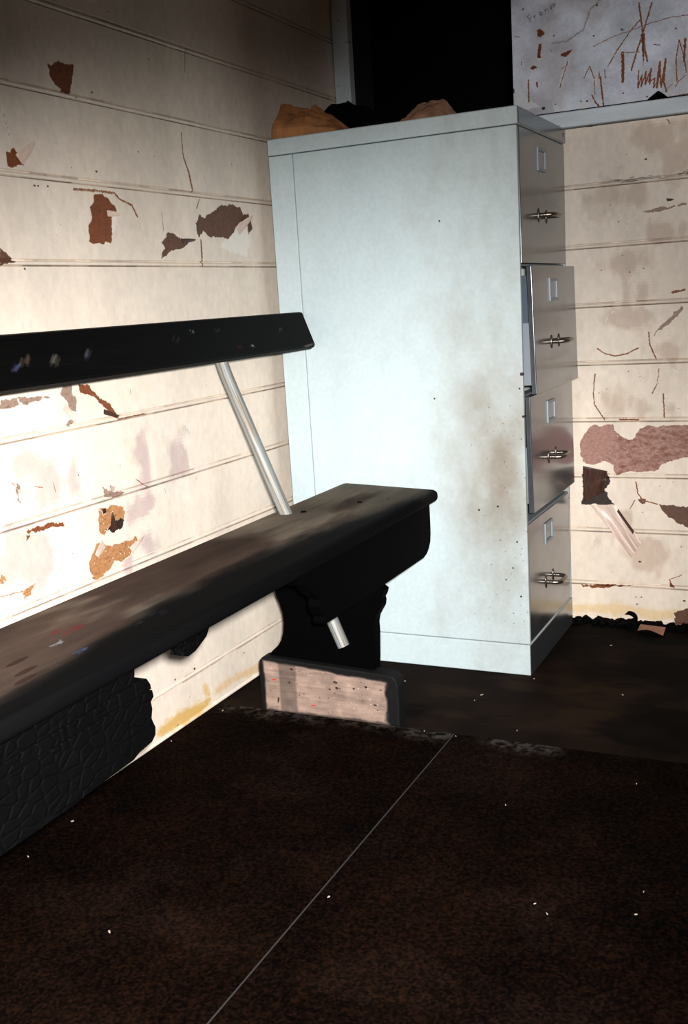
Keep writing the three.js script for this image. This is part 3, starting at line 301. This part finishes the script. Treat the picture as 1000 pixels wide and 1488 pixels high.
for (const y of [.377, .6815, .9785]) mesh('rail', rbox(CX1 - .03, CX1 - .003, y - .003, y + .002, CZ0 + .012, CZ1 - .012, .001), innerSteel, cabinet);
// drawers: [bottom, top, face x]
const tubeAlong = (pts, r, seg = 24, rad = 10) => new THREE.TubeGeometry(new THREE.CatmullRomCurve3(pts, false, 'catmullrom', .15), seg, r, rad);
for (const [k, [y0, y1, fx, lean]] of [[.9815, 1.2785, .6565, 0], [.684, .9755, .6835, -.006], [.402, .679, .6695, -.003], [.0805, .374, .654, 0]].entries()) {
  const d = new THREE.Group(); d.name = 'drawer'; cabinet.add(d);
  d.position.set(fx, y0, 0); d.rotation.z = lean / (y1 - y0) * -1;
  d.userData.label = ['closed top drawer', 'second drawer standing open', 'third drawer a little open', 'closed bottom drawer'][k];
  const h = y1 - y0, zA = CZ0 + .004, zB = CZ1 - .0135;
  const t = .0125;
  mesh('front_panel', fUV(rbox(-t, 0, 0, h, zA, zB, .0022, 3)), frontSkin, d);
  if (k === 1 || k === 2) {
    mesh('drawer_tray', merge([box(-.56, -t, .02, .028, zA + .03, zB - .02), box(-.56, -t, .028, h * .56, zB - .022, zB - .02), box(-.56, -t, .028, h * .56, zA + .03, zA + .032), box(-.56, -.558, .028, h * .56, zA + .032, zB - .022)]), innerSteel, d);
  }
  // label frame
  const lf = new THREE.Shape([[-.036, -.026], [.036, -.026], [.036, .026], [-.036, .026]].map((p) => new THREE.Vector2(...p)));
  lf.holes.push(new THREE.Path([[-.030, -.020], [-.030, .020], [.030, .020], [.030, -.020]].map((p) => new THREE.Vector2(...p))));
  mesh('label_holder', new THREE.ExtrudeGeometry(lf, { depth: .0025, bevelEnabled: true, bevelSize: .0006, bevelThickness: .0006, bevelSegments: 2 }).rotateY(Math.PI / 2).translate(.0003, .237 * h / .293, .277), dullChrome, d).userData.label = 'bright empty label frame';
  // bowed pull on two oval plates
  const hy = .112, za = .236, zb = .308;
  const hd = mesh('handle', tubeAlong([V(-.002, hy, za), V(.018, hy, za), V(.030, hy, za + .004), V(.036, hy, za + .014), V(.037, hy, (za + zb) / 2), V(.036, hy, zb - .014), V(.030, hy, zb - .004), V(.018, hy, zb), V(-.002, hy, zb)], .0054, 48, 10), chrome, d);
  for (const z of [za, zb]) mesh('handle_plate', new THREE.SphereGeometry(1, 16, 10).scale(.003, .0165, .008).translate(.0006, hy, z), chrome, hd);
}
const scr = mesh('screw', new THREE.CylinderGeometry(.004, .004, .002, 12).rotateZ(Math.PI / 2).translate(CX1 + .0058, 1.301, .066), chrome, cabinet);
// papers showing in the gap of the open drawer
tag(mesh('file_folder', rbox(.30, .664, .738, .955, .400, .4080, .0015), new THREE.MeshStandardMaterial({ color: new THREE.Color(0x46525c), roughness: .8 })), 'slate grey file folder standing in the gap of the open second drawer', 'folder');
tag(mesh('paper_sheaf', rbox(.32, .662, .7125, .845, .412, .4335, .001), new THREE.MeshStandardMaterial({ color: new THREE.Color(0xd6d6d2), roughness: .9 })), 'white sheaf of papers in the gap of the open second drawer', 'papers');

// things lying on the cabinet top
const kraft = (seed, col) => new THREE.MeshPhysicalMaterial({ map: (() => { const c = canvas(256, 256); noiseFill(c, (i, j) => { const k = .75 + .45 * fbm(i / 30, j / 30, seed, 4) + .08 * (hash(i, j, seed) - .5); return col.map((q) => q * k); }); return ctex(c); })(), roughness: .62, side: THREE.DoubleSide });
{
  // stiff creased sheets: a ridge line along x with folds falling to both sides
  const fold = (x0, x1, z0, z1, prof, seed, amp) => sheet((a, b) => {
    const r = 1 - Math.abs(2 * b - 1), n = Math.abs(fbm(a * 4.2 + seed, b * 3.1, seed, 3) - .5) * 2, m = Math.abs(fbm(a * 2.3 + b * 4.7, b * 2.2 - a, seed + 7, 2) - .5) * 2;
    const h = prof(a) * Math.pow(r, .45), e = Math.min(1, r * 5);
    return V(x0 + (x1 - x0) * a + .008 * (m - .4) * e, CH + .0012 + Math.max(0, h - amp * (n + .6 * m - .25) * e * (.3 + h * 9)), z0 + (z1 - z0) * b + .012 * (n - .4) * e);
  }, 40, 30, .0008).toNonIndexed();
  const crease = (g) => { g.deleteAttribute('normal'); g.computeVertexNormals(); return g; };
  const prof1 = (a) => a < .1 ? .086 : a < .5 ? .086 - .02 * (a - .1) / .4 : .066 * Math.pow(Math.max(0, (1 - a) / .5), .8) + .010;
  tag(mesh('paper_bag', crease(fold(.036, .214, .335, .462, prof1, 5, .026)), kraft(4, [176, 118, 72])), 'crumpled brown paper bag on the cabinet corner by the wall', 'paper bag');
  const prof2 = (a) => .012 + .058 * sstep(0, .55, a) * (1 - .8 * sstep(.72, 1, a));
  tag(mesh('paper_bag', crease(fold(.285, .468, .235, .355, prof2, 12, .03)), kraft(9, [160, 118, 92])), 'flatter crumpled brown paper in the middle of the cabinet top', 'paper bag');
  const g3 = crumpled(.10, .07, .05, 21, .4, 28, 16); g3.computeBoundingBox(); g3.translate(.135, CH - g3.boundingBox.min.y, .21);
  tag(mesh('plastic_bag', g3, new THREE.MeshPhysicalMaterial({ color: new THREE.Color(0x040404), roughness: .9, specularIntensity: .1 })), 'crumpled black bag behind the brown paper on the cabinet', 'bag');
}

// ---------------------------------------------------------------- the bench along the left wall
const bench = thing('bench', 'long charred wooden bench with plank back along the left wall', 'bench');
const BZ1 = 2.45;
const seatMap = (() => {
  const W = 512, H = 2048, c = canvas(W, H), R = rng(31), to = (x, z) => [(x - .17) / .33 * W, (1 - (z - .45) / 2.05) * H];
  const x = noiseFill(c, (i, j) => {
    const u = .17 + i / W * .33, z = .45 + (1 - j / H) * 2.05, gr = fbm(u * 130, z * 5, 3, 4), n = fbm(u * 14, z * 6, 7, 4), f = hash(i, j, 5);
    const k = .80 + .12 * gr + .5 * (n - .5) + .12 * (f - .5);
    const Z = [.5, .62, .77, 1.0, 1.2, 1.42, 1.56, 1.76, 1.95, 2.5], E = [.462, .452, .430, .406, .388, .376, .372, .406, .424, .43];
    let q0 = 0; while (q0 < 8 && z > Z[q0 + 1]) q0++; const edge = E[q0] + (E[q0 + 1] - E[q0]) * clamp((z - Z[q0]) / (Z[q0 + 1] - Z[q0])), dust = sstep(.40, .62, fbm(u * 9 + 2, z * 3.1, 19, 4) + .42 - .6 * (z - .5));
    const ch = sstep(-.03, .025, u - edge + .07 * (n - .5) + .02 * (gr - .5)), e2 = sstep(.012, -.004, z - .505 - (u - .195) * .235);
    const q = Math.max(ch, e2 * .6);
    return [0, 0, 0].map((b, a) => ([82, 66, 57][a] * (1 - dust) + [138, 126, 112][a] * dust) * k * (1 - q) + [6, 6, 6.5][a] * q * (.5 + gr));
  });
  const dab = (u, z, w, l, col, a, n) => { for (let k = 0; k < n; k++) { const p = to(u + (R() - .5) * w, z + (R() - .5) * l); x.fillStyle = rgb(col, a * (.4 + .6 * R())); x.beginPath(); x.ellipse(p[0], p[1], 2 + R() * 5, 4 + R() * 12, R(), 0, 7); x.fill(); } };
  dab(.313, 1.69, .03, .05, [120, 34, 34], .3, 16); dab(.398, 1.767, .012, .03, [60, 78, 120], .5, 6); dab(.343, 1.752, .008, .03, [150, 160, 176], .5, 4); dab(.40, 1.62, .03, .1, [62, 66, 82], .2, 12); dab(.36, 1.3, .03, .12, [84, 84, 94], .16, 12); dab(.33, .62, .03, .02, [120, 112, 104], .35, 4); dab(.33, 1.05, .06, .2, [90, 88, 94], .12, 14);
  for (const [u, z, r] of [[.268, .864, 7], [.349, .746, 4.5], [.382, 1.323, 5], [.40, .70, 3], [.30, 1.9, 6]]) { const p = to(u, z); x.fillStyle = rgb([8, 7, 7]); x.beginPath(); x.ellipse(p[0], p[1], r * 1.6, r * 1.0, 0, 0, 7); x.fill(); }
  for (const [u, z] of [[.378, 1.855], [.40, 1.88], [.34, 1.83]]) { const p = to(u, z); x.fillStyle = rgb([48, 32, 26], .8); x.beginPath(); x.ellipse(p[0], p[1], 9, 22, .1, 0, 7); x.fill(); }
  return ctex(c);
})();
const seatMat = new THREE.MeshPhysicalMaterial({ map: seatMap, roughness: .9, specularIntensity: .06, bumpMap: fineBump, bumpScale: .0006 });
const charMap = (() => { const c = canvas(512, 512); noiseFill(c, (i, j) => { const k = .35 + 1.1 * fbm(i / 46, j / 46, 6, 4) + .3 * (hash(i, j, 6) - .5); return [13 * k, 12.5 * k, 13 * k]; }); return ctex(c); })();
const charBump = (() => { const c = canvas(512, 512); noiseFill(c, (i, j) => { let m1 = 9, m2 = 9; const X = i / 40, Y = j / 26, xi = Math.floor(X), yi = Math.floor(Y); for (let a = -1; a <= 1; a++) for (let b = -1; b <= 1; b++) { const dx = xi + a + hash(xi + a, yi + b, 3) - X, dy = yi + b + hash(xi + a, yi + b, 4) - Y, d = Math.hypot(dx, dy); if (d < m1) { m2 = m1; m1 = d; } else if (d < m2) m2 = d; } const v = 40 + 190 * sstep(.02, .3, m2 - m1) + 24 * (hash(i, j, 2) - .5); return [v, v, v]; }); return ctex(c, false); })();
const charMat = new THREE.MeshPhysicalMaterial({ map: charMap, color: new THREE.Color().setRGB(.16, .16, .17), bumpMap: charBump, bumpScale: .0022, roughness: .75, specularIntensity: .1 });
const soot = new THREE.MeshPhysicalMaterial({ map: charMap, color: new THREE.Color().setRGB(.08, .08, .08), bumpMap: fineBump, bumpScale: .0008, roughness: .8, specularIntensity: .06 });
const uvm = (g, s = 3) => planarUV(g, (x, y, z) => [z * s + x * s * .6, y * s + x * s * .6]);
// seat plank: end cut a little skew, nosed edges
{
  const r = .022, pts = [];
  const A = [.195, .505], B = [.475, .570];
  pts.push([A[0] + .012, -A[1] - .002], [A[0], -A[1] - .014], [A[0], -BZ1], [B[0], -BZ1]);
  for (let i = 0; i <= 6; i++) { const t = i / 6 * Math.PI / 2; pts.push([B[0] - r + r * Math.cos(t), -(B[1] + r * .8) + r * Math.sin(t)]); }
  const g = extrude(pts, .028, .0125, 6).rotateX(-Math.PI / 2).translate(0, .450, 0);
  mesh('seat', planarUV(toCreasedNormals(g.index ? g.toNonIndexed() : g, .6), (x, y, z) => [(x - .17) / .33, (z - .45) / 2.05]), seatMat, bench);
}
// apron board, burnt through in the middle; outlines drawn in z and y
const AX = .44, AT = .024;
function apron(pts, name, m = charMat, x0 = AX - AT, t = AT, R0 = 3) {
  const R = rng(R0), P = pts.map(([z, y, rg]) => [-z, y]);
  const g = extrude(P, t, .002).rotateY(Math.PI / 2).translate(x0, 0, 0);   // shape x runs to -z, so -(-z) = z
  return mesh(name, uvm(g), m, bench);
}
{
  const far = [[.548, .4497], [.548, .395], [.549, .365], [.553, .347], [.563, .333], [.578, .3225], [.6, .317], [.9, .317], [1.09, .317], [1.128, .318], [1.135, .325], [1.128, .334], [1.142, .345], [1.15, .36], [1.144, .372], [1.16, .386], [1.178, .396], [1.19, .412], [1.22, .42], [1.24, .4497]];
  apron(far, 'apron_board', soot);
  apron([[1.508, .4497], [1.518, .436], [1.528, .424], [1.548, .416], [1.561, .411], [1.580, .409], [1.596, .415], [1.594, .424], [1.586, .430], [1.590, .4497]], 'apron_board', charMat, AX - AT, AT);
  apron([[1.711, .4497], [1.713, .428], [1.716, .4165], [1.8, .4135], [1.9, .4125], [BZ1 - .02, .4125], [BZ1 - .02, .4497]], 'apron_board');
  apron([[1.712, .4145], [1.697, .416], [1.687, .4125], [1.680, .402], [1.679, .394], [1.75, .3955], [1.9, .3945], [BZ1 - .02, .394], [BZ1 - .02, .4105], [1.9, .4108], [1.8, .4118]], 'apron_board');
  apron([[1.677, .3915], [1.675, .381], [1.683, .376], [1.681, .365], [1.685, .352], [1.682, .344], [1.678, .336], [1.680, .324], [1.690, .317], [1.72, .314], [1.735, .309], [1.80, .307], [1.88, .303], [BZ1 - .02, .302], [BZ1 - .02, .392], [1.9, .3925], [1.75, .3935]], 'apron_board');
}
// legs: waisted planks across the bench, each on a long foot
const legPts = [[.150, .4497], [.160, .33], [.164, .295], [.168, .274], [.176, .256], [.1825, .234], [.1835, .214], [.1805, .19], [.174, .170], [.163, .154], [.150, .143], [.138, .130], [.138, .112], [.404, .112], [.407, .14], [.4085, .17], [.410, .20], [.4095, .224], [.413, .24], [.420, .252], [.4275, .264], [.4295, .276], [.428, .283], [.4335, .292], [.4365, .303], [.4155, .318], [.4155, .4497]];
const footPts = [[.1185, 0], [.466, 0], [.4675, .05], [.467, .096], [.463, .108], [.454, .116], [.44, .1185], [.40, .120], [.30, .1245], [.16, .1305], [.142, .131], [.128, .1285], [.121, .121], [.1185, .108]];
const footMap = (() => {
  const W = 1024, H = 384, c = canvas(W, H), R = rng(6), to = (x, y) => [(x - .118) / .35 * W, (1 - y / .132) * H];
  const x = noiseFill(c, (i, j) => {
    const u = .118 + i / W * .35, y = (1 - j / H) * .132, gr = fbm(u * 26, y * 190, 4, 4), n = fbm(u * 40, y * 40, 8, 4), band = sstep(.170, .176, u + .004 * n) * sstep(.222, .214, u + .006 * n);
    const k = (.74 + .26 * gr + .3 * (n - .5) + .14 * (hash(i, j, 7) - .5)) * (1 - .28 * band);
    const l = sstep(.136, .128, u + .006 * (n - .5)), r = sstep(.430, .446, u + .03 * (n - .5)), t = sstep(.119, .127, y + .022 * (u - .14) / .3 + .008 * (n - .5)), b = sstep(.010, .003, y + .008 * (n - .5)) * .5;
    const q = clamp(Math.max(l, r, t, b));
    return [160, 134, 120].map((v, a) => v * k * (1 - q) + [8, 7, 7][a] * q * (.5 + n));
  });
  for (let k = 0; k < 60; k++) { const p = to(.14 + R() * .29, .012 + R() * .1); x.fillStyle = rgb([58, 38, 30], .3 + .5 * R()); x.beginPath(); x.ellipse(p[0], p[1], 1.5 + R() * 6, 1 + R() * 4, 0, 0, 7); x.fill(); }
  for (const [u, y, a, b] of [[.205, .108, 13, 8], [.315, .088, 17, 8], [.318, .075, 12, 9], [.197, .075, 8, 7], [.36, .078, 8, 7], [.41, .045, 12, 6], [.30, .07, 8, 6], [.39, .085, 10, 8], [.165, .03, 7, 20]]) { const p = to(u, y); x.fillStyle = rgb([44, 28, 24], .85); x.beginPath(); x.ellipse(p[0], p[1], a, b, .2, 0, 7); x.fill(); }
  for (const [u, y] of [[.157, .078], [.255, .026]]) { const p = to(u, y); x.strokeStyle = rgb([196, 40, 28]); x.lineWidth = 7; x.beginPath(); x.moveTo(p[0] - 16, p[1] + 3); x.lineTo(p[0] + 16, p[1] - 3); x.stroke(); }
  for (let k = 0; k < 14; k++) { const p = to(.32 + R() * .1, .03 + R() * .06); x.fillStyle = rgb([226, 206, 188], .6); x.beginPath(); x.arc(p[0], p[1], 1 + R() * 3, 0, 7); x.fill(); }
  return ctex(c);
})();
const footMat = new THREE.MeshPhysicalMaterial({ map: footMap, roughness: .7, specularIntensity: .4, bumpMap: fineBump, bumpScale: .0006 });
for (const z of [0, 1.28]) {
  const y0 = z ? SH : 0;
  mesh('leg', uvm(extrude(legPts, .036, .003).translate(0, 0, .805 + z)), soot, bench);
  const f = extrude(footPts.map(([x, y]) => [x, y + (y < .001 ? y0 : 0)]), .040, .004).translate(0, 0, .818 + z);
  mesh('foot', planarUV(f, (x, y, zz) => [(x - .118) / .35, y / .132]), footMat, bench).userData.label = 'pale scorched foot block with blackened ends';
}
// bent steel pipes carrying the back plank
const pipeMap = (() => { const c = canvas(128, 1024); noiseFill(c, (i, j) => { const n = fbm(i / 26, j / 40, 4, 4), s = sstep(.55, .72, fbm(i / 18 + 4, j / 30, 9, 4)), k = .72 + .42 * n + .08 * (hash(i, j, 5) - .5); return [142 * k * (1 - .16 * s), 145 * k * (1 - .28 * s), 143 * k * (1 - .42 * s)]; }); return ctex(c); })();
const pipeMat = new THREE.MeshPhysicalMaterial({ map: pipeMap, metalness: .2, roughness: .5 });
for (const z of [0, 1.28]) {
  const pts = [V(.3555, .186, .885 + z), V(.2355, .478, .885 + z), V(.150, .69, .885 + z), V(.112, .785, .885 + z), V(.098, .83, .885 + z), V(.080, .885, .885 + z)];
  const g = new THREE.TubeGeometry(new THREE.CatmullRomCurve3(pts), 60, .0136, 18), r = .0136;
  const d0 = pts[0].clone().sub(pts[1]).normalize(), cap = new THREE.CircleGeometry(r, 18).lookAt(d0).translate(pts[0].x, pts[0].y, pts[0].z);
  mesh('support_pipe', merge([g, cap]), pipeMat, bench).userData.label = 'leaning galvanised pipe passing through the seat';
}
// back plank, leaning with the pipes
{
  const W = 2048, H = 160, c = canvas(W, H), R = rng(14);
  const x = noiseFill(c, (i, j) => { const k = .4 + .9 * fbm(i / 90, j / 12, 5, 4); return [12 * k, 11 * k, 10.5 * k]; });
  const X = (z) => (z - .488) / (BZ1 - .488) * W;
  const smear = (z, y, len, ang, col, a, w) => { for (let k = 0; k < 12; k++) { x.strokeStyle = rgb(col.map((q) => Math.min(255, q * 1.35)), a * (.3 + .7 * R())); x.lineWidth = w * (.4 + 1.3 * R()); x.lineCap = 'round'; const px = X(z) + (R() - .5) * 20, py = y + (R() - .5) * 16; x.beginPath(); x.moveTo(px, py); x.lineTo(px - Math.cos(ang) * len, py + Math.sin(ang) * len); x.stroke(); } };
  smear(1.43, 84, 26, 2.2, [118, 112, 100], .3, 4); smear(1.34, 78, 24, 2.2, [92, 96, 104], .24, 4); smear(1.50, 74, 24, 2.1, [104, 84, 66], .24, 5); smear(1.52, 96, 20, 2.4, [70, 76, 110], .26, 5); smear(1.58, 104, 22, 3.0, [120, 126, 150], .3, 3); smear(1.72, 108, 12, 2, [190, 160, 110], .35, 2); smear(1.06, 60, 22, 2.3, [130, 126, 124], .2, 1.6); smear(.90, 48, 10, 2.2, [150, 146, 140], .3, 1.5); smear(.84, 120, 8, 2, [150, 60, 50], .3, 2); smear(.79, 126, 5, 1, [210, 206, 196], .5, 2.4); smear(.63, 72, 8, 2.2, [200, 196, 190], .35, 1.6); smear(1.0, 46, 3, 1, [240, 240, 236], .8, 1.6);
  for (let k = 0; k < 26; k++) { x.strokeStyle = rgb([120, 114, 108], .28); x.lineWidth = 2 + R() * 4; const px = X(.495 + R() * .035); x.beginPath(); x.moveTo(px, 146 + R() * 8); x.lineTo(px + 20 + R() * 14, 150 + R() * 6); x.stroke(); }
  const m = new THREE.MeshPhysicalMaterial({ map: ctex(c), color: new THREE.Color().setRGB(.45, .45, .45), roughness: .6, specularIntensity: .12 });
  // section across the plank: a = up the face, b = out from the back
  const w = .0965, t = .0225, P = [[0, .004], [.003, 0], [w - .003, 0], [w, .003], [w - .001, t - .007], [w - .006, t], [.006, t], [.001, t - .004]];
  const g = extrude(P.map(([a, b]) => [b, a]), BZ1 - .488, .003);   // x = out, y = up the face, z = along
  // worn hollow in the top edge
  const p = g.attributes.position; for (let i = 0; i < p.count; i++) { if (p.getZ(i) < .02) { if (p.getY(i) < .012 && p.getX(i) > .008) p.setZ(i, p.getZ(i) + .004); } }
  planarUV(g, (a, b, z) => [z / (BZ1 - .488), clamp(b / w, .01, .99)]);
  const mm = mesh('back_plank', g, m, bench);
  mm.position.set(.1155, .8085, .488); mm.rotation.z = Math.atan2(.036, .088);
}
for (const [x, z] of [[.268, .864], [.349, .746]]) mesh('bolt', new THREE.CylinderGeometry(.006, .0065, .003, 10).translate(x, .4788, z), charMat, bench);

// ---------------------------------------------------------------- litter on the floor
const chipMat = new THREE.MeshStandardMaterial({ color: new THREE.Color(0x9a9082), roughness: .9 });
for (const [i, [x, z, l]] of CHIPS.entries()) {
  const R = rng(100 + i), y = z > SZ ? SH : 0, pts = []; for (let k = 0; k < 6; k++) { const t = k / 6 * 6.283; pts.push([Math.cos(t) * l * .62 * (.7 + .5 * R()), Math.sin(t) * l * .28 * (.6 + .6 * R())]); }
  const m = mesh('paint_chip', extrude(pts, .0016, .0003).rotateX(-Math.PI / 2), chipMat); m.position.set(x, y, z); m.rotation.y = R() * 3.1;
  tag(m, 'small pale paint chip lying on the dark floor', 'paint chip', 'paint chips scattered on the floor');
}
{
  const R = rng(55), parts = [];
  for (let k = 0; k < 230; k++) { const x = .662 + R() * .36, q = R() * R(), z = .006 + q * .055, s = (.0035 + R() * .0075) * (1 - .4 * q); const g = new THREE.IcosahedronGeometry(s, 0); g.scale(1 + R(), .7 + .5 * R(), 1); g.rotateY(R() * 6); g.translate(x, s * .45, z); parts.push(g); }
  const m = mesh('charred_debris', uvm(merge(parts)), charMat); tag(m, 'black charred crumbs heaped along the foot of the wall', 'debris'); m.userData.kind = 'stuff';
  const c1 = sheet((a, b) => { const t = a * 3.6 - .2; return V(.800 + .020 * Math.sin(t) + .014 * b, .008 + .019 * (1 - Math.cos(t)) * (.55 + .45 * b) , .022 + .022 * b - .004 * a); }, 16, 5, .0012);
  tag(mesh('burnt_flake', c1, charMat), 'black curled flake standing in the debris by the wall', 'flake');
  const c2 = sheet((a, b) => V(.842 + .068 * a, .0125 + .006 * Math.sin(a * 4) * b - .004 * b, .046 + .045 * b + .01 * a), 8, 4, .001);
  tag(mesh('paper_scrap', c2, kraft(14, [150, 100, 78])), 'brown torn scrap lying on the debris by the wall', 'scrap');
}
renderer.render(scene, camera);
